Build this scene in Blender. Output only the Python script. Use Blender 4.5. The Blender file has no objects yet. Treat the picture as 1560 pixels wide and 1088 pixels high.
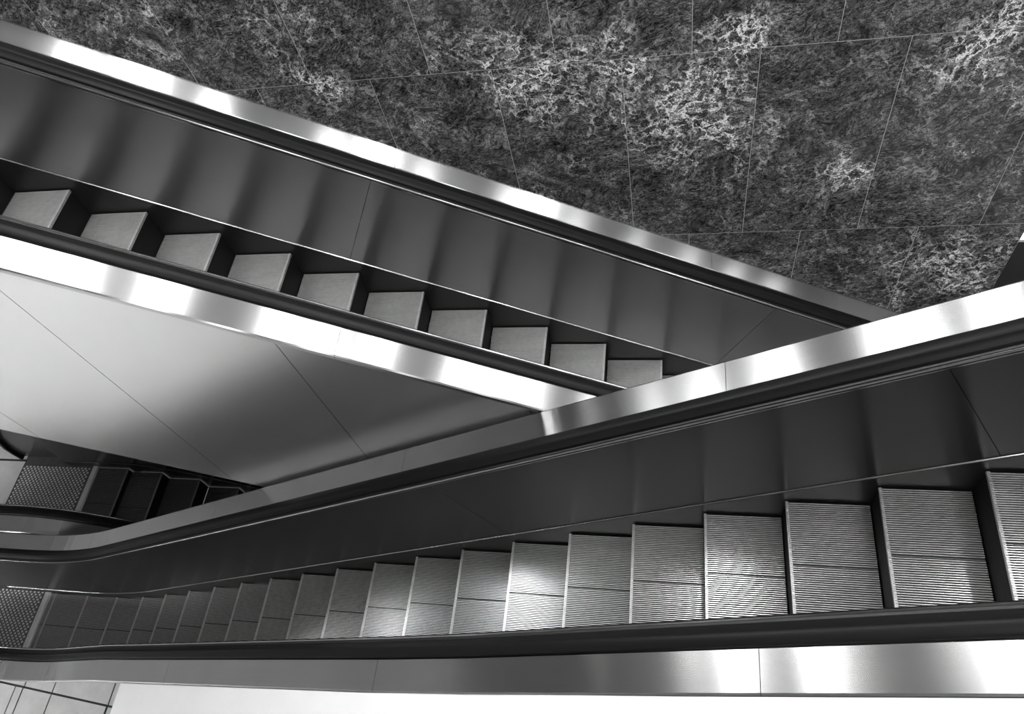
import bpy, bmesh, math, random
from mathutils import Matrix, Vector
random.seed(4)
SC = bpy.context.scene
COL = SC.collection

# ------------------------------------------------------------------ camera, world, light, exposure
Z0 = 7.4707                                    # eye height above the lower landing floor
cam_d = bpy.data.cameras.new('camera')
cam = bpy.data.objects.new('camera', cam_d)
COL.objects.link(cam)
cam_d.sensor_width = 36.0
cam_d.lens = 36.0 * 1175.76 / 1560.0
cam_d.clip_start = 0.05
RT = ((0.977045, 0.112758, -0.180744), (-0.001155, 0.851225, 0.524799), (-0.213029, 0.512543, -0.831816))
m = Matrix.Identity(4)
for i in range(3):
    m[i][0], m[i][1], m[i][2] = RT[0][i], RT[1][i], -RT[2][i]
m.translation = (0, 0, Z0)
cam.matrix_world = m
SC.camera = cam

SC.view_settings.view_transform = 'Standard'
SC.view_settings.look = 'None'
SC.view_settings.exposure = 0.0
SC.view_settings.gamma = 1.0
SC.view_settings.use_curve_mapping = False

world = bpy.data.worlds.new('hall_air')
SC.world = world
world.use_nodes = True
world.node_tree.nodes['Background'].inputs[0].default_value = (0.5, 0.5, 0.5, 1)
world.node_tree.nodes['Background'].inputs[1].default_value = 0.65

STRIP = 17.0      # radiance of the ceiling strip lights
WELL = 40.0       # radiance of the well lights
PARAPET_FILL = 14.0    # radiance of the strips added to whiten the parapet
LOBBY = 70.0      # radiance of the lights over the lower lobby


# ------------------------------------------------------------------ materials
def new_mat(name):
    mt = bpy.data.materials.new(name)
    mt.use_nodes = True
    nt = mt.node_tree
    return mt, nt, nt.nodes['Principled BSDF']


def N(nt, typ, **kw):
    n = nt.nodes.new(typ)
    for k, v in kw.items():
        if k.startswith('i_'):
            key = k[2:]
            key = int(key) if key.isdigit() else key
            n.inputs[key].default_value = v
        else:
            setattr(n, k, v)
    return n


def L(nt, a, b):
    nt.links.new(a, b)


def g(v):
    return (v, v, v, 1)


def ramp(nt, src, stops, interp='LINEAR'):
    r = nt.nodes.new('ShaderNodeValToRGB')
    r.color_ramp.interpolation = interp
    el = r.color_ramp.elements
    el[0].position, el[0].color = stops[0][0], g(stops[0][1])
    el[1].position, el[1].color = stops[1][0], g(stops[1][1])
    for p, v in stops[2:]:
        e = el.new(p)
        e.color = g(v)
    L(nt, src, r.inputs[0])
    return r.outputs[0]


def math_n(nt, op, a, b=None, clamp=False):
    n = nt.nodes.new('ShaderNodeMath')
    n.operation = op
    n.use_clamp = clamp
    for i, v in enumerate((a, b)):
        if v is None:
            continue
        if isinstance(v, (int, float)):
            n.inputs[i].default_value = v
        else:
            L(nt, v, n.inputs[i])
    return n.outputs[0]


def plain(name, v, rough=0.5, metal=0.0, noise=0.0, scale=8.0, spec=0.5):
    mt, nt, b = new_mat(name)
    b.inputs['Base Color'].default_value = g(v)
    b.inputs['Roughness'].default_value = rough
    b.inputs['Metallic'].default_value = metal
    b.inputs['Specular IOR Level'].default_value = spec
    if noise:
        ge = N(nt, 'ShaderNodeNewGeometry')
        no = N(nt, 'ShaderNodeTexNoise', i_Scale=scale, i_Detail=6.0, i_Roughness=0.65)
        L(nt, ge.outputs['Position'], no.inputs['Vector'])
        L(nt, ramp(nt, no.outputs[0], [(0.3, v * (1 - noise)), (0.7, min(1, v * (1 + noise)))]), b.inputs['Base Color'])
    return mt


def brushed(name, v, rough, aniso, streak=0.10, rot=0.0, metal=1.0):
    """stainless steel brushed along the UV u direction"""
    mt, nt, b = new_mat(name)
    b.inputs['Metallic'].default_value = metal
    b.inputs['Roughness'].default_value = rough
    b.inputs['Anisotropic'].default_value = aniso
    b.inputs['Anisotropic Rotation'].default_value = rot
    tg = N(nt, 'ShaderNodeTangent', direction_type='UV_MAP')
    L(nt, tg.outputs[0], b.inputs['Tangent'])
    uv = N(nt, 'ShaderNodeUVMap')
    mp = N(nt, 'ShaderNodeMapping')
    mp.inputs['Scale'].default_value = (1.2, 160.0, 1.0)
    L(nt, uv.outputs[0], mp.inputs[0])
    no = N(nt, 'ShaderNodeTexNoise', i_Scale=1.0, i_Detail=4.0, i_Roughness=0.6)
    L(nt, mp.outputs[0], no.inputs['Vector'])
    n2 = N(nt, 'ShaderNodeTexNoise', i_Scale=2.2, i_Detail=5.0, i_Roughness=0.6)
    ge = N(nt, 'ShaderNodeNewGeometry')
    L(nt, ge.outputs['Position'], n2.inputs['Vector'])
    mx = math_n(nt, 'ADD', math_n(nt, 'MULTIPLY', no.outputs[0], 0.5), math_n(nt, 'MULTIPLY', n2.outputs[0], 0.5))
    L(nt, ramp(nt, mx, [(0.3, v * (1 - streak)), (0.7, min(1, v * (1 + streak)))]), b.inputs['Base Color'])
    return mt


def marble_mat():
    mt, nt, b = new_mat('dark_veined_marble')
    ge = N(nt, 'ShaderNodeNewGeometry')
    oi = N(nt, 'ShaderNodeObjectInfo')
    off = N(nt, 'ShaderNodeCombineXYZ')
    L(nt, math_n(nt, 'MULTIPLY', oi.outputs['Random'], 3.0), off.inputs[1])
    ad = N(nt, 'ShaderNodeVectorMath', operation='ADD')
    L(nt, ge.outputs['Position'], ad.inputs[0])
    L(nt, off.outputs[0], ad.inputs[1])
    P = ad.outputs[0]
    # gentle large warp shared by all layers
    w1 = N(nt, 'ShaderNodeTexNoise', i_Scale=2.6, i_Detail=3.0)
    L(nt, P, w1.inputs['Vector'])
    w1c = N(nt, 'ShaderNodeVectorMath', operation='SUBTRACT')
    L(nt, w1.outputs['Color'], w1c.inputs[0])
    w1c.inputs[1].default_value = (0.5, 0.5, 0.5)
    w1s = N(nt, 'ShaderNodeVectorMath', operation='SCALE')
    L(nt, w1c.outputs[0], w1s.inputs[0])
    w1s.inputs['Scale'].default_value = 0.30
    wp = N(nt, 'ShaderNodeVectorMath', operation='ADD')
    L(nt, P, wp.inputs[0])
    L(nt, w1s.outputs[0], wp.inputs[1])
    W = wp.outputs[0]
    # small ragged warp for the vein network
    w2 = N(nt, 'ShaderNodeTexNoise', i_Scale=26.0, i_Detail=5.0, i_Roughness=0.75)
    L(nt, P, w2.inputs['Vector'])
    w2c = N(nt, 'ShaderNodeVectorMath', operation='SUBTRACT')
    L(nt, w2.outputs['Color'], w2c.inputs[0])
    w2c.inputs[1].default_value = (0.5, 0.5, 0.5)
    w2s = N(nt, 'ShaderNodeVectorMath', operation='SCALE')
    L(nt, w2c.outputs[0], w2s.inputs[0])
    w2s.inputs['Scale'].default_value = 0.115
    wq = N(nt, 'ShaderNodeVectorMath', operation='ADD')
    L(nt, W, wq.inputs[0])
    L(nt, w2s.outputs[0], wq.inputs[1])
    Q = wq.outputs[0]
    # flowing fine grain, stretched along a slanting bed
    mp = N(nt, 'ShaderNodeMapping', vector_type='TEXTURE')
    mp.inputs['Rotation'].default_value = (0, math.radians(-24), 0)
    mp.inputs['Scale'].default_value = (2.6, 1.0, 1.0)
    L(nt, W, mp.inputs[0])
    fg = N(nt, 'ShaderNodeTexNoise', i_Scale=75.0, i_Detail=5.0, i_Roughness=0.72, i_Distortion=1.2)
    L(nt, mp.outputs[0], fg.inputs['Vector'])
    grain = ramp(nt, fg.outputs[0], [(0.46, 0.0), (0.72, 1.0)])
    fm = N(nt, 'ShaderNodeTexNoise', i_Scale=3.2, i_Detail=4.0, i_Roughness=0.6)
    L(nt, W, fm.inputs['Vector'])
    gmask = ramp(nt, fm.outputs[0], [(0.34, 0.22), (0.66, 1.0)])
    # white broken vein network
    v1 = N(nt, 'ShaderNodeTexVoronoi', feature='DISTANCE_TO_EDGE', i_Scale=15.0)
    L(nt, Q, v1.inputs['Vector'])
    net1 = ramp(nt, v1.outputs['Distance'], [(0.0, 1.0), (0.10, 0.0)])
    mq = N(nt, 'ShaderNodeMapping', vector_type='TEXTURE')
    mq.inputs['Rotation'].default_value = (0, math.radians(-20), 0)
    mq.inputs['Scale'].default_value = (1.7, 1.0, 1.0)
    L(nt, Q, mq.inputs[0])
    v2 = N(nt, 'ShaderNodeTexVoronoi', feature='DISTANCE_TO_EDGE', i_Scale=60.0)
    L(nt, mq.outputs[0], v2.inputs['Vector'])
    net2 = ramp(nt, v2.outputs['Distance'], [(0.0, 1.0), (0.20, 0.0)])
    # the veins swell, thin out and break
    bk = N(nt, 'ShaderNodeTexNoise', i_Scale=26.0, i_Detail=6.0, i_Roughness=0.75)
    L(nt, Q, bk.inputs['Vector'])
    brk = ramp(nt, bk.outputs[0], [(0.42, 0.02), (0.58, 1.0)])
    net1 = math_n(nt, 'MULTIPLY', net1, brk)
    # milky flecks between the veins
    fl = N(nt, 'ShaderNodeTexNoise', i_Scale=52.0, i_Detail=6.0, i_Roughness=0.75, i_Distortion=0.9)
    L(nt, mq.outputs[0], fl.inputs['Vector'])
    fleck = ramp(nt, fl.outputs[0], [(0.52, 0.0), (0.64, 1.0)])
    # where the network breaks through: stains with a place of their own on the stone
    spots = [(0.05, -2.98, 0.34, 1.0), (-0.80, -2.68, 0.26, 0.9), (0.30, -2.55, 0.16, 1.0), (-1.98, -2.63, 0.14, 0.9),
             (0.93, -3.52, 0.14, 0.9), (1.75, -4.45, 0.33, 0.85), (1.45, -2.66, 0.26, 0.75), (-2.85, -2.1, 0.25, 0.45),
             (-1.15, -2.45, 0.20, 0.55), (-0.3, -2.62, 0.22, 0.7), (1.5, -4.62, 0.16, 0.6), (-2.15, -2.2, 0.2, 0.4),
             (0.18, -3.12, 0.16, 0.9)]
    acc = None
    for (sx, sz, r, a) in spots:
        dn = N(nt, 'ShaderNodeVectorMath', operation='DISTANCE')
        L(nt, ge.outputs['Position'], dn.inputs[0])
        dn.inputs[1].default_value = (sx * 0.9812, 3.34, sz * 0.9812 + Z0)
        mr = N(nt, 'ShaderNodeMapRange', interpolation_type='SMOOTHSTEP')
        L(nt, dn.outputs['Value'], mr.inputs[0])
        mr.inputs[1].default_value, mr.inputs[2].default_value = 0.0, r * 1.9
        mr.inputs[3].default_value, mr.inputs[4].default_value = a, 0.0
        acc = mr.outputs[0] if acc is None else math_n(nt, 'MAXIMUM', acc, mr.outputs[0])
    pm = N(nt, 'ShaderNodeTexNoise', i_Scale=4.5, i_Detail=5.0, i_Roughness=0.65)
    L(nt, W, pm.inputs['Vector'])
    patch = ramp(nt, math_n(nt, 'ADD', pm.outputs[0], math_n(nt, 'MULTIPLY', acc, 0.36)), [(0.56, 0.0), (0.84, 1.0)])
    pm2 = N(nt, 'ShaderNodeTexNoise', i_Scale=7.0, i_Detail=4.0)
    L(nt, W, pm2.inputs['Vector'])
    patch2 = ramp(nt, pm2.outputs[0], [(0.36, 0.06), (0.66, 0.9)])
    # long single veins
    lv = N(nt, 'ShaderNodeTexNoise', i_Scale=1.25, i_Detail=5.0, i_Roughness=0.55)
    L(nt, Q, lv.inputs['Vector'])
    lvd = math_n(nt, 'ABSOLUTE', math_n(nt, 'SUBTRACT', lv.outputs[0], 0.5))
    vein = ramp(nt, lvd, [(0.0, 1.0), (0.006, 0.0)])
    calm = math_n(nt, 'SUBTRACT', 1.0, math_n(nt, 'MULTIPLY', patch, 0.7))
    c = math_n(nt, 'MULTIPLY', math_n(nt, 'MULTIPLY', math_n(nt, 'MULTIPLY', grain, gmask), calm), 0.38)
    c = math_n(nt, 'ADD', c, math_n(nt, 'MULTIPLY', math_n(nt, 'MULTIPLY', net1, patch), 2.0))
    c = math_n(nt, 'ADD', c, math_n(nt, 'MULTIPLY', math_n(nt, 'MULTIPLY', fleck, math_n(nt, 'MULTIPLY', patch, patch)), 1.2))
    c = math_n(nt, 'ADD', c, math_n(nt, 'MULTIPLY', math_n(nt, 'MULTIPLY', math_n(nt, 'MULTIPLY', fleck, patch2), calm), 0.66))
    c = math_n(nt, 'ADD', c, math_n(nt, 'MULTIPLY', math_n(nt, 'MULTIPLY', net2, math_n(nt, 'MULTIPLY', patch2, brk)), 0.14))
    c = math_n(nt, 'ADD', c, math_n(nt, 'MULTIPLY', math_n(nt, 'MULTIPLY', vein, brk), 0.4))
    c = math_n(nt, 'ADD', c, 0.009)
    cc = N(nt, 'ShaderNodeCombineColor')
    for i in range(3):
        L(nt, c, cc.inputs[i])
    L(nt, cc.outputs[0], b.inputs['Base Color'])
    b.inputs['Roughness'].default_value = 0.16
    return mt


M = {}
M['deck'] = brushed('brushed_steel_decking', 0.48, 0.21, 1.0, rot=0.25)
M['panel'] = brushed('satin_panel_dimmed', 0.075, 0.22, 0.8, 0.06, rot=0.25, metal=0.6)  # same steel as the rear panel, dimmer light put into the colour
M['panel_rear'] = brushed('satin_panel_lit', 0.42, 0.30, 0.9, 0.06, rot=0.25)  # same steel as the other panels, stronger light put into the colour
M['clad'] = brushed('satin_steel_cladding', 0.68, 0.25, 0.3, 0.04, metal=0.82)
M['mold'] = plain('polished_steel_moulding', 0.45, 0.16, 1.0)
M['skirt'] = plain('dark_skirt_steel', 0.05, 0.35, 0.6)
M['riser'] = plain('black_riser', 0.010, 0.6, spec=0.2)  # near-black riser faces and ribs
M['rubber'] = plain('black_rubber', 0.010, 0.34, 0.0, spec=0.1)
M['black'] = plain('black_guide_track', 0.01, 0.5)
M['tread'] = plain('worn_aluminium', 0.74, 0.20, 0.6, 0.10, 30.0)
M['tread_shaded'] = plain('shaded_aluminium', 0.22, 0.4, 0.5, 0.2, 30.0)  # treads of the low escalator, its shade put into the colour
M['nosing'] = plain('nosing_metal', 0.40, 0.35, 0.6, 0.15, 30.0)
M['groove'] = plain('shaded_groove_metal', 0.015, 0.7, 0.0, 0.2, 20.0)  # shade deep between the cleats, put into the colour
M['comb'] = plain('comb_aluminium', 0.75, 0.45, 0.3, 0.08, 20.0)
M['plate'] = plain('worn_steel_plate', 0.13, 0.45, 0.5, 0.2, 14.0)
M['stud'] = plain('polished_stud_metal', 0.75, 0.48, 0.4, 0.2, 14.0)
M['white'] = plain('white_paint', 0.94, 0.6, 0, 0.02, 4.0)
M['floor'] = plain('pale_terrazzo', 0.55, 0.35, 0, 0.10, 5.0)
M['grout'] = plain('dark_grout', 0.02, 0.8)
M['joint'] = plain('pale_wall_grout', 0.6, 0.8)
M['dark'] = plain('dark_fascia_paint', 0.03, 0.5)
M['ceil'] = plain('ceiling_plaster', 0.42, 0.8, 0, 0.02, 3.0)
M['housing'] = plain('lamp_housing_enamel', 0.7, 0.5)
M['marble'] = marble_mat()


def emit_mat(name, s):
    mt, nt, b = new_mat(name)
    b.inputs['Base Color'].default_value = g(0.8)
    b.inputs['Emission Color'].default_value = g(1.0)
    b.inputs['Emission Strength'].default_value = s
    return mt


M['strip'] = emit_mat('strip_light_diffuser', STRIP)
M['well'] = emit_mat('well_light_diffuser', WELL)
M['parapet_fill'] = emit_mat('parapet_fill_diffuser', PARAPET_FILL)
M['lobby'] = emit_mat('lobby_light_diffuser', LOBBY)


# ------------------------------------------------------------------ mesh helpers
def link(name, me, parent=None, label=None, cat=None, group=None, kind=None, loc=None):
    o = bpy.data.objects.new(name, me)
    COL.objects.link(o)
    if parent:
        o.parent = parent
    if loc:
        o.location = loc
    for k, v in (('label', label), ('category', cat), ('group', group), ('kind', kind)):
        if v:
            o[k] = v
    return o


def mesh_from(name, verts, faces, mat, uvs=None, smooth=False, fix=True):
    me = bpy.data.meshes.new(name)
    me.from_pydata(verts, [], faces)
    if uvs:
        ul = me.uv_layers.new(name='UVMap')
        for lp in me.loops:
            ul.data[lp.index].uv = uvs[lp.vertex_index]
    if fix:
        bm = bmesh.new()
        bm.from_mesh(me)
        bmesh.ops.recalc_face_normals(bm, faces=bm.faces)
        bm.to_mesh(me)
        bm.free()
    if smooth:
        for p in me.polygons:
            p.use_smooth = True
        me.set_sharp_from_angle(angle=math.radians(40))
    for mm in (mat if isinstance(mat, (list, tuple)) else [mat]):
        me.materials.append(mm)
    me.update()
    return me


def boxes(name, bs, mat, bevel=0.0):
    """bs: list of (x0,x1,y0,y1,z0,z1) joined in one mesh"""
    vs, fs = [], []
    for (a, b, c, d, e, f) in bs:
        k = len(vs)
        vs += [(a, c, e), (b, c, e), (b, d, e), (a, d, e), (a, c, f), (b, c, f), (b, d, f), (a, d, f)]
        fs += [(k, k + 3, k + 2, k + 1), (k + 4, k + 5, k + 6, k + 7), (k, k + 1, k + 5, k + 4), (k + 1, k + 2, k + 6, k + 5),
               (k + 2, k + 3, k + 7, k + 6), (k + 3, k, k + 4, k + 7)]
    me = mesh_from(name, vs, fs, mat, fix=False)
    if bevel:
        bm = bmesh.new()
        bm.from_mesh(me)
        bmesh.ops.bevel(bm, geom=bm.edges[:], offset=bevel, segments=1, affect='EDGES')
        bm.to_mesh(me)
        bm.free()
    return me


def prism(name, pts, y0, y1, mat):
    """polygon in the x-z plane, extruded between y0 and y1"""
    n = len(pts)
    vs = [(x, y0, z) for x, z in pts] + [(x, y1, z) for x, z in pts]
    fs = [tuple(range(n)), tuple(range(2 * n - 1, n - 1, -1))]
    fs += [(i, (i + 1) % n, n + (i + 1) % n, n + i) for i in range(n)]
    return mesh_from(name, vs, fs, mat)


def poly_slab(name, pts, z0, z1, mat):
    n = len(pts)
    vs = [(x, y, z0) for x, y in pts] + [(x, y, z1) for x, y in pts]
    fs = [tuple(range(n)), tuple(range(2 * n - 1, n - 1, -1))]
    fs += [(i, (i + 1) % n, n + (i + 1) % n, n + i) for i in range(n)]
    return mesh_from(name, vs, fs, mat)


SL = 0.56334
XS = []


class Line:
    """nosing height along x: flat at 'base' before x0, then sloping by s"""
    def __init__(self, base, x0, s, t=0.55):
        self.base, self.x0, self.s, self.t = base, x0, s, t

    def z(self, x):
        d = x - self.x0
        t = self.t
        if d <= -t:
            return self.base
        if d >= t:
            return self.base + self.s * d
        return self.base + self.s * (d + t) ** 2 / (4 * t)


def stations(line, xa, xb):
    xs = {xa, xb}
    x = line.x0 - line.t
    while x <= line.x0 + line.t + 1e-6:
        if xa < x < xb:
            xs.add(x)
        x += line.t / 6
    x = math.ceil(xa / 0.5) * 0.5
    while x < xb:
        if abs(x - line.x0) > line.t and x - xa > 0.02 and xb - x > 0.02:
            xs.add(x)
        x += 0.5
    return sorted(xs)


def sweep(name, prof, xa, xb, line, ybase, sgn, mat, parent, yoff=None, shear=(0.0, 0.0), smooth=False, label=None, kind=None):
    """closed profile of (outward offset, height above nosing) swept along the escalator"""
    xs = stations(line, xa, xb)
    n = len(prof)
    per = [0.0]
    for i in range(1, n):
        per.append(per[-1] + math.dist(prof[i], prof[i - 1]))
    vs, uv, fs = [], [], []
    s = 0.0
    px = None
    for j, x in enumerate(xs):
        if px is not None:
            s += math.hypot(x - px, line.z(x) - line.z(px))
        px = x
        sh = shear[0] + (shear[1] - shear[0]) * (x - xa) / (xb - xa)
        for i, (o, h) in enumerate(prof):
            xx = x + sh * h
            y = ybase + sgn * o + (yoff(xx) if yoff else 0.0)
            vs.append((xx, y, line.z(xx) + h))
            uv.append((s + sh * h, per[i]))
    for j in range(len(xs) - 1):
        for i in range(n):
            a, b = j * n + i, j * n + (i + 1) % n
            fs.append((a, b, b + n, a + n))
    fs.append(tuple(range(n)))
    k = (len(xs) - 1) * n
    fs.append(tuple(k + i for i in range(n - 1, -1, -1)))
    me = mesh_from(name, vs, fs, mat, uvs=uv, smooth=smooth)
    return link(name, me, parent, label=label, kind=kind)


def arc_prof(co, ch, ro, rh, n, a0=0, a1=360):
    return [(co + ro * math.cos(math.radians(a0 + (a1 - a0) * i / n)), ch + rh * math.sin(math.radians(a0 + (a1 - a0) * i / n)))
            for i in range(n + (0 if a1 - a0 == 360 else 1))]


# ------------------------------------------------------------------ escalator pieces
W = 0.79           # usual tread width
PITCH = 0.0107


def step_meshes(W, tm='tread'):
    """local frame: nosing along y at x=0, tread runs to +x, centred on y=0"""
    hw = W / 2 - 0.004
    rise = SL * 0.4
    body = [(0.006, 0.402, -hw, hw, -0.030, -0.011)]
    vs, fs = [], []
    me_b = boxes('step_body', body, [M['groove'], M['riser']])
    # curved riser with ribs
    prof = [(0.006, -0.011), (0.005, -0.06), (0.006, -0.12), (0.009, -0.18), (0.013, -rise - 0.012)]
    bm = bmesh.new()
    bm.from_mesh(me_b)
    n = int(2 * hw / PITCH)
    for (inset, w0, w1) in [(0.0, -hw, hw)]:
        for i in range(len(prof) - 1):
            (xa, za), (xb, zb) = prof[i], prof[i + 1]
            q = [bm.verts.new(p) for p in ((xa, -hw, za), (xa, hw, za), (xb, hw, zb), (xb, -hw, zb))]
            bm.faces.new(q).material_index = 1
    for k in range(n):
        y = -hw + (k + 0.25) * PITCH
        for i in range(len(prof) - 1):
            (xa, za), (xb, zb) = prof[i], prof[i + 1]
            d = 0.006
            q = [bm.verts.new(p) for p in ((xa - d, y, za), (xa - d, y + PITCH * 0.5, za), (xb - d, y + PITCH * 0.5, zb), (xb - d, y, zb))]
            bm.faces.new(q).material_index = 1
    bm.to_mesh(me_b)
    bm.free()
    bs = []
    skip = (int(n * 0.565), int(n * 0.565) + 0)
    for k in range(n):
        y = -hw + (k + 0.2) * PITCH
        wd = PITCH * 0.50
        if k in skip:
            wd = PITCH * 0.15
        bs.append((0.0, 0.399, y, y + wd, -0.012, 0.0))
    # cleats with rounded-off tops
    vs, fs = [], []
    for (a, b, c, d, e, f) in bs:
        q = (d - c) * 0.24
        pr = [(c, e), (c, f - 0.0022), (c + q, f), (d - q, f), (d, f - 0.0022), (d, e)]
        k = len(vs)
        vs += [(a, y, z) for y, z in pr] + [(b, y, z) for y, z in pr]
        fs += [(k + i, k + i + 1, k + i + 7, k + i + 6) for i in range(5)] + [(k + 5, k + 4, k + 3, k + 2, k + 1, k), tuple(range(k + 6, k + 12))]
    me_c = mesh_from('tread_cleats', vs, fs, M[tm])
    me_n = boxes('nosing_strip', [(-0.004, 0.010, -hw, hw, -0.020, -0.0025)], M['nosing'])
    return me_b, me_c, me_n


STEP = step_meshes(0.80)
STEP_LOW = step_meshes(0.80, 'tread_shaded')
STEP_FRONT = step_meshes(0.75)


def add_step(esc, x, y, z, flip, ms=None):
    ms = ms or STEP
    o = link('step', ms[0], esc, loc=(x, y, z))
    if flip:
        o.rotation_euler = (0, 0, math.pi)
    link('tread_cleats', ms[1], o, kind='stuff')
    link('nosing_strip', ms[2], o)
    return o


# profiles, offsets measured outwards from the tread edge, heights above the nosing line
P_SKIRT = [(0.002, -0.30), (0.002, 0.105), (0.012, 0.105), (0.012, -0.30)]
P_SKMOLD = [(0.000, 0.112), (-0.001, 0.117), (0.002, 0.1205), (0.008, 0.1215), (0.008, 0.112)]
P_PANEL = [(0.007, 0.120), (0.056, 0.985), (0.068, 0.985), (0.019, 0.120)]
P_MOLD = [(0.054, 0.980), (0.053, 0.994), (0.056, 1.002), (0.062, 1.006), (0.068, 1.003), (0.068, 0.980)]
P_GUIDE = [(0.067, 0.96), (0.067, 1.000), (0.172, 1.004), (0.172, 0.96)]
P_RAIL = [(0.168, 1.006), (0.170, 1.020), (0.166, 1.032), (0.156, 1.038), (0.130, 1.040), (0.119, 1.039), (0.114, 1.036), (0.111, 1.031), (0.094, 1.024), (0.084, 1.018), (0.080, 1.006)]
P_DECK_WALL = [(0.172, 0.985), (0.172, 1.030), (0.176, 1.034), (0.278, 1.078), (0.287, 1.080), (0.287, 0.985)]
P_DECK = [(0.172, 0.985), (0.172, 1.014), (0.176, 1.018), (0.326, 1.016), (0.334, 1.010), (0.336, 0.985)]


def segs(xa, xb, cuts, gap):
    c = [xa] + [q for q in sorted(cuts) if xa + 0.05 < q < xb - 0.05] + [xb]
    return [(c[i] + (gap if i else 0), c[i + 1] - (gap if i < len(c) - 2 else 0)) for i in range(len(c) - 1)]


def side(esc, line, ybase, sgn, xa, xb, deck_cuts, panel_cuts, yoff=None, clad=None, clad_cuts=(), s=1, pm='panel', wide=0.0, sk='mold', deck=None):
    deck = deck or [(o + (wide if o > 0.2 else 0), h) for o, h in P_DECK]
    sh = -0.428 * s
    sweep('skirt_panel', P_SKIRT, xa, xb, line, ybase, sgn, M['skirt'], esc, yoff)
    sweep('skirt_moulding', P_SKMOLD, xa, xb, line, ybase, sgn, M[sk], esc, yoff, smooth=True)
    for a, b in segs(xa, xb, panel_cuts, 0.0015):
        sweep('inner_panel', P_PANEL, a, b, line, ybase, sgn, M[pm], esc, yoff, shear=(sh if a > line.x0 + 0.8 else 0.0, sh if b > line.x0 + 0.8 else 0.0))
    sweep('panel_moulding', P_MOLD, xa, xb, line, ybase, sgn, M['mold'], esc, yoff, smooth=True, label='thin bright rounded steel moulding')
    sweep('handrail_guide', P_GUIDE, xa, xb, line, ybase, sgn, M['black'], esc, yoff)
    sweep('handrail', P_RAIL, xa, xb, line, ybase, sgn, M['rubber'], esc, yoff, smooth=True, label='black rubber handrail')
    for a, b in segs(xa, xb, deck_cuts, 0.0012):
        sweep('deck_plate', deck, a, b, line, ybase, sgn, M['deck'], esc, yoff)
    if clad:
        h0, ca, cb = clad
        pr = [(0.318, h0), (0.318, 0.984), (0.331, 0.984), (0.331, h0)]
        for a, b in segs(ca, cb, clad_cuts, 0.002):
            sweep('cladding_panel', pr, a, b, line, ybase, sgn, M['clad'], esc, yoff)


def newel(esc, line, ybase, sgn, xe):
    """rounded end of a balustrade on a landing, the handrail running down to the floor"""
    zb = line.z(xe)
    q = [(0.0, 0.985), (-0.20, 0.955), (-0.42, 0.845), (-0.60, 0.67), (-0.72, 0.48), (-0.785, 0.30), (-0.80, 0.15), (-0.79, 0.0)]
    pts = [(xe + a, zb + b) for a, b in q]
    pl = pts + [(xe, zb)]
    y0, y1 = ybase + sgn * 0.098, ybase + sgn * 0.112
    link('newel_panel', prism('newel_panel', pl, min(y0, y1), max(y0, y1), M['panel']), esc)
    ya_, yb_ = ybase + sgn * 0.10, ybase + sgn * 0.33
    link('deck_end_panel', boxes('deck_end_panel', [(xe - 0.004, xe + 0.012, min(ya_, yb_), max(ya_, yb_), zb, zb + 1.0)], M['clad']), esc)
    # handrail bent round the newel
    vs, fs = [], []
    n = len(P_RAIL)
    for j, (x, z) in enumerate(pts):
        a = pts[max(0, j - 1)]
        b = pts[min(len(pts) - 1, j + 1)]
        t = Vector((b[0] - a[0], b[1] - a[1])).normalized()
        nn = Vector((t.y, -t.x))
        for (o, h) in P_RAIL:
            hh = h - 0.985 if h > 1.007 else -0.004
            vs.append((x + nn.x * hh, ybase + sgn * (o - 0.03), z + nn.y * hh))
    for j in range(len(pts) - 1):
        for i in range(n):
            a, b = j * n + i, j * n + (i + 1) % n
            fs.append((a, b, b + n, a + n))
    fs.append(tuple(range(n)))
    link('newel_handrail', mesh_from('newel_handrail', vs, fs, M['rubber'], smooth=True), esc, label='black handrail bent round the newel')


def landing(esc, yc, xcomb, xend, z):
    hw = W / 2 + 0.01
    fp = link('floor_plate', boxes('floor_plate', [(xend, xcomb - 0.062, yc - hw - 0.11, yc + hw + 0.11, z - 0.02, z + 0.002)], M['plate']), esc,
              label='dark steel landing plate with raised diamond studs')
    vs, fs = [], []
    p = 0.052
    nx, ny = int((xcomb - 0.075 - xend) / (p / 2)), int(2 * hw / p)
    for i in range(nx):
        for j in range(ny):
            x = xend + 0.015 + i * p / 2
            y = yc - hw + 0.02 + (j + (0.5 if i % 2 else 0)) * p
            if y > yc + hw - 0.012:
                continue
            k = len(vs)
            a, b = 0.017, 0.015
            zz = z + 0.002
            vs += [(x - a, y, zz), (x, y - b, zz), (x + a, y, zz), (x, y + b, zz), (x, y, zz + 0.006)]
            fs += [(k, k + 1, k + 4), (k + 1, k + 2, k + 4), (k + 2, k + 3, k + 4), (k + 3, k, k + 4)]
    link('plate_studs', mesh_from('plate_studs', vs, fs, M['stud'], fix=False), fp, kind='stuff')
    cb = link('comb_plate', prism('comb_plate', [(xcomb - 0.060, z - 0.02), (xcomb - 0.060, z + 0.006), (xcomb - 0.008, z + 0.008), (xcomb, z + 0.003), (xcomb, z - 0.02)],
                                  yc - hw, yc + hw, M['comb']), esc, label='pale ridged comb plate')
    n = int(2 * (W / 2 - 0.004) / PITCH)
    bs = []
    for k in range(n):
        y = yc - W / 2 + 0.004 + (k + 0.82) * PITCH
        bs.append((xcomb - 0.002, xcomb + 0.020, y, y + PITCH * 0.34, z - 0.008, z + 0.001))
    link('comb_teeth', boxes('comb_teeth', bs, M['comb']), cb, kind='stuff')


def empty(name, loc, label, cat, group=None):
    o = bpy.data.objects.new(name, None)
    COL.objects.link(o)
    o['label'], o['category'] = label, cat
    o.empty_display_size = 0.3
    if group:
        o['group'] = group
    return o


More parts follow.
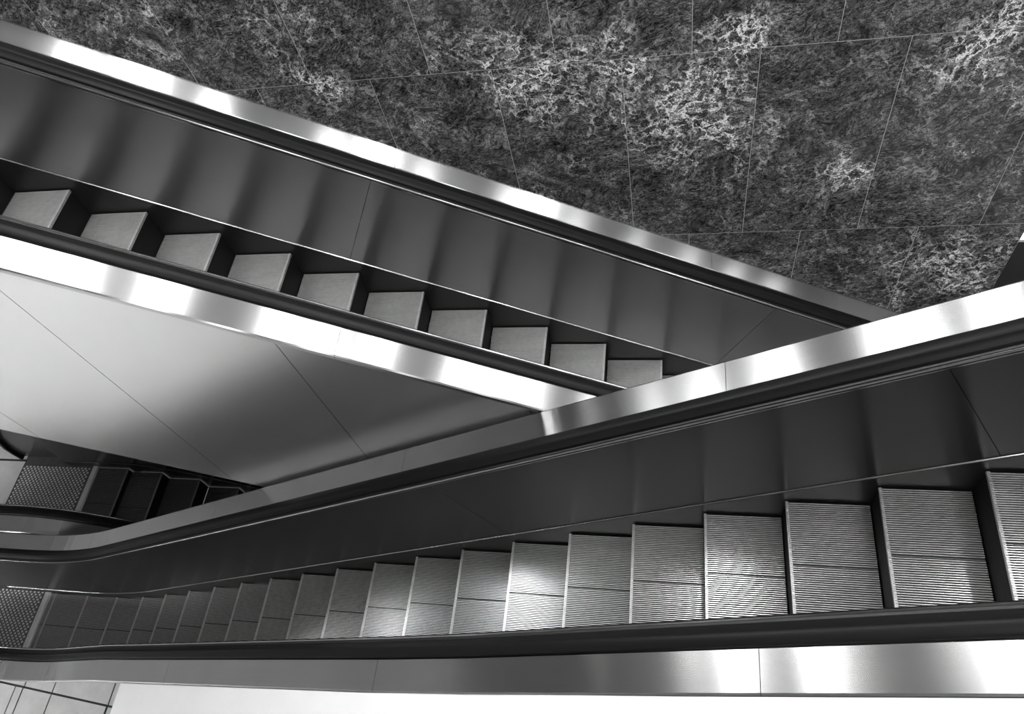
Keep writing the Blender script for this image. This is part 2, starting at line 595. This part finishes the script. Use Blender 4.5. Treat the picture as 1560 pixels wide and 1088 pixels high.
# ------------------------------------------------------------------ the setting
YW = 3.346
KW = 3.346 / 3.41      # wall measurements were taken for a wall 3.41 m away
slabs = [(-18, 12, -9, 0.42, -0.3, -0.004), (-18, -7.60, 0.42, 1.90, -0.3, -0.004), (-18, -7.83, 1.90, YW, -0.3, -0.004),
         (-7.60, -7.0, 0.42, 0.84, -0.3, -0.004), (-7.60, -7.0, 1.56, 1.90, -0.3, -0.004), (-7.83, -7.0, 1.90, 2.27, -0.3, -0.004), (-7.83, -7.0, 3.05, YW, -0.3, -0.004)]
floor = link('floor', boxes('floor', slabs, M['floor']), kind='structure', label='pale terrazzo floor of the lower landing')

# paving pieces the photograph lets you tell apart, lower left
link('grout', boxes('grout', [(-7.6, -5.40, 0.05, 0.42, -0.004, 0.0005)], M['grout']), floor)
link('grout', boxes('grout', [(-7.6, -4.9, 0.42, 0.78, -0.3, 0.0005)], M['grout']), floor)


def jy(x):
    return 0.518 + (x + 5.54) * (0.63 - 0.518) / (-6.89 + 5.54)


def tile(x0, x1, y0, y1, z=0.008):
    """y0/y1 given as a function of x"""
    pts = [(x0, y0(x0)), (x1, y0(x1)), (x1, y1(x1)), (x0, y1(x0))]
    link('floor_tile', poly_slab('floor_tile', pts, 0.0, z, M['floor']), floor)


gp = 0.008
for (a, b) in ((-7.5, -6.585), (-6.570, -6.236), (-6.222, -5.555), (-5.54, -4.95)):
    tile(a, b, lambda x: jy(x) + 0.016, lambda x: 0.77)
for (a, b) in ((-7.5, -6.685), (-6.672, -6.592), (-6.577, -6.236), (-6.222, -5.565), (-5.54, -5.42)):
    tile(a, b, lambda x: 0.06, lambda x: jy(x) - 0.004)
# paving beyond the second landing plate
link('grout', boxes('grout', [(-9.4, -7.83, 2.0, YW, -0.004, 0.0005)], M['grout']), floor)
for (a, b) in ((-9.38, -8.42), (-8.41, -7.84)):
    for (c, d) in ((2.02, 3.085), (3.115, YW - 0.01)):
        link('floor_tile', boxes('floor_tile', [(a, b, c, d, 0.0, 0.008)], M['floor']), floor)

# marble wall: a backing with slabs set on it, each slab its own piece
wall_back = link('wall_back', boxes('wall_back', [(-9.2, 2.0076, YW + 0.0012, YW + 0.25, -0.3, 5.70)], M['joint']), kind='structure',
                 label='wall of dark veined marble slabs')
TW, JX = 0.6914 * KW, -2.710 * KW
rows = [(-1.25, -2.605, 0.0), (-2.605, -3.995, 0.5), (-3.995, -5.385, 0.0), (-5.385, -6.775, 0.5), (-6.775, -7.46, 0.0)]
for (zt, zb, ofs) in rows:
    zt, zb = zt * KW, zb * KW
    for k in range(-10, 9):
        xa = JX + (k + ofs) * TW - (0.01 if ofs else 0)
        xb = xa + TW
        xa, xb = max(xa, -9.2), min(xb, 2.0076)
        if xb - xa < 0.02:
            continue
        gq = 0.0014
        top = min(zt - gq, -1.775)
        e = random.uniform(-0.0006, 0.0006)
        link('marble_slab', boxes('marble_slab', [(xa + gq, xb - gq, YW + e, YW + 0.0012, zb + gq + Z0, top + Z0)], M['marble'], 0.0008), wall_back)

# what shows past the end of the marble wall, at the right edge
link('wall_right', boxes('wall_right', [(1.96, 4.6, YW + 0.06, YW + 0.075, -0.3, Z0 - 4.165)], M['dark']), kind='structure', label='dark low wall past the end of the marble')
link('trim_1', boxes('trim_1', [(2.02, 6.0, YW + 0.08, YW + 3.5, Z0 - 4.26, Z0 - 4.167)], M['white']), kind='structure', label='white ledge behind the dark low wall')

# white sloping parapet along the near side of the front escalator
LA = Line(0.0, -5.731, SL)
LB = Line(5.70, -5.85, -SL)
LC = Line(0.0, -6.08, -SL)


def near_off(x):
    if x > -1.2:
        return 0.0
    d = min(1.0, (-1.2 - x) / 3.4)
    return 0.085 * d if x > -4.2 else 0.085


XA_FAR, YA_FAR = -4.668, 1.565
YA_NEAR = 0.815
YB_FAR = 3.0575
YB_NEAR = YB_FAR - 0.805

xs = [-4.07, -3.5, -2.6, -1.6, 0.0, 1.6, 3.2]
yf = [YA_NEAR - 0.338 + near_off(x) for x in xs]
vs, fs = [], []
for x, y in zip(xs, yf):
    zt = LA.z(x) + 1.006
    vs += [(x, y, 0.0), (x, y, zt), (x, 0.22, zt), (x, 0.22, 0.0)]
for i in range(len(xs) - 1):
    for j in range(4):
        a, b = 4 * i + j, 4 * i + (j + 1) % 4
        fs.append((a, b, b + 4, a + 4))
fs += [(0, 1, 2, 3), tuple(4 * (len(xs) - 1) + j for j in (3, 2, 1, 0))]
link('wall_near', mesh_from('wall_near', vs, fs, M['white']), kind='structure', label='white sloping parapet beside the front escalator')

# upper floor slabs round the well and the ceiling above
link('floor_upper', boxes('floor_upper', [(-18, 12, -9, -0.55, 5.35, 5.70), (-18, 2.0, YW + 0.25, 14, 5.35, 5.70)], M['ceil']), kind='structure',
     label='upper floor slab round the well')
link('ceiling', boxes('ceiling', [(-18, 12, -9, 14, 8.60, 8.75)], M['ceil']), kind='structure', label='plaster ceiling over the well')

# ------------------------------------------------------------------ escalators
DC = [-5.45, -3.55, -1.66, 0.20, 2.05]
front = empty('escalator', (0, 0, 0), 'front steel escalator climbing from lower left to upper right, ribbed treads in full view', 'escalator')
side(front, LA, YA_FAR, 1, -7.2, 3.2, DC, [-5.8, -3.4, -1.02, 1.4], s=1, clad=(-0.9, -4.2, 3.2), clad_cuts=[-3.2, -2.0, -0.8, 0.4, 1.6])
side(front, LA, YA_NEAR, -1, -7.2, 3.2, [-5.3, -3.5, -1.558, 0.281, 2.1], [-5.8, -3.4, -1.02, 1.4], yoff=near_off, s=1)
newel(front, LA, YA_FAR, 1, -7.2)
newel(front, LA, YA_NEAR + 0.08, -1, -7.2)
ya = (YA_FAR + YA_NEAR) / 2
for k in range(-6, 19):
    x = XA_FAR + 0.4 * k
    z = LA.z(x)
    if k <= -4:
        z = LA.z(x) - 0.004
    add_step(front, x, ya, z, False, STEP_FRONT)
landing(front, ya, -6.735, -7.6, 0.0)
sweep('soffit_panel', [(-W - 0.3, -0.9), (-W - 0.3, -0.88), (0.3, -0.88), (0.3, -0.9)], -4.0, 3.2, LA, YA_FAR, 1, M['dark'], front)

upper = empty('escalator', (0, 0, 0), 'rear escalator descending from upper left along the marble wall, with pale satin cladding below it', 'escalator')
side(upper, LB, YB_FAR, 1, -6.6, 3.4, DC, [-4.70, -2.20, 0.20, 2.6], s=-1, pm='panel_rear', deck=P_DECK_WALL)
side(upper, LB, YB_NEAR, -1, -6.6, 3.4, [-5.45, -3.55, -1.714, 0.20, 2.05], [-4.70, -2.20, 0.20, 2.6], s=-1, wide=0.013, clad=(-1.62, -6.6, 3.4),
     clad_cuts=[-5.6, -4.392, -3.238, -2.0, -0.8, 0.4, 1.6, 2.8])
yb = (YB_FAR + YB_NEAR) / 2
for k in range(-7, 15):
    x = -3.7348 + 0.4 * k
    add_step(upper, x, yb, LB.z(x), True)
sweep('soffit_panel', [(-W - 0.318, -1.62), (-W - 0.318, -1.60), (0.318, -1.60), (0.318, -1.62)], -6.6, 3.4, LB, YB_FAR, 1, M['dark'], upper)

lower = empty('escalator', (0, 0, 0), 'escalator low at the left edge, going down from a studded plate below pale cladding', 'escalator')
side(lower, LC, YB_FAR, 1, -7.2, -1.2, [-5.45, -3.55], [-6.6, -4.3], s=-1, sk='skirt')
side(lower, LC, YB_NEAR, -1, -7.2, -1.2, [-5.45, -3.55], [-6.6, -4.3], s=-1, wide=0.013, sk='skirt')
newel(lower, LC, YB_FAR, 1, -7.1)
newel(lower, LC, YB_NEAR, -1, -7.2)
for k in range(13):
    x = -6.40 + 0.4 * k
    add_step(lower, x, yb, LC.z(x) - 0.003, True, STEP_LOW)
landing(lower, yb, -6.80, -7.83, 0.0)

# ------------------------------------------------------------------ lamps (out of the frame, some reflected in the steel, some added as fill)
LZ = 8.47


def lamp(name, label, cat, group, x, y0, y1, z, w, mat, shade=0.0):
    t = empty(name, (0, 0, 0), label, cat, group)
    t.location = (x, y0, z)
    link('housing', boxes('housing', [(-w / 2 - 0.03, w / 2 + 0.03, -0.03, y1 - y0 + 0.03, 0.09, 0.13)], M['housing']), t)
    if shade:  # walls added to keep stray lamp light off the steel
        a, d, k = w / 2 + 0.03, y1 - y0 + 0.03, 0.02
        link('shade', boxes('shade', [(-a, -a + k, -0.03, d, -shade, 0.09), (a - k, a, -0.03, d, -shade, 0.09),
                                      (-a, a, -0.03, -0.03 + k, -shade, 0.09), (-a, a, d - k, d, -shade, 0.09)], M['dark']), t, label='dark box shade added to hold back stray lamp light')
    link('diffuser', boxes('diffuser', [(-w / 2, w / 2, 0, y1 - y0, 0.0, 0.09)], mat), t)


for x in (-7.2, -5.75, -4.25, -2.65, -1.4, -0.1, 1.2, 2.55, 3.9, 5.3, 6.7, 8.1, 9.5):
    lamp('strip_light', 'white fluorescent strip light on the ceiling beyond the marble wall', 'lamp', 'strip lights beyond the marble wall', x, 3.65 if x in (-5.75, -4.25) else 3.20, 5.2, LZ, 0.26, M['strip'])
for x in (-1.5, -0.7, 0.4, 1.7, 3.0, 4.3):  # unseen row, added to whiten the parapet
    lamp('strip_light', 'added unseen strip light that whitens the sloping parapet', 'lamp', 'added strip lights above the parapet', x, -0.9, 0.6, LZ, 0.25, M['parapet_fill'])
for x in (-5.9, -4.4, -2.12, 0.5, 3.1):
    lamp('well_light', 'white square ceiling light over the escalator well', 'lamp', 'ceiling lights over the well', x, 2.25, 3.55, LZ, 0.25, M['well'])
for x in (-13.5, -11.5, -9.5, -7.5):
    for y in (-4.8, -3.6, -2.4):
        lamp('lobby_light', 'white square ceiling light over the lower landing', 'lamp', 'lights over the lower landing', x, y, y + 0.6, 5.20, 0.6, M['lobby'], 0.15)
lamp('lobby_light', 'added unseen light that whitens the ledge past the end of the marble wall', 'lamp', None, 3.6, 4.6, 5.4, 5.60, 0.8, M['lobby'])  # no known fitting here, added to whiten the ledge
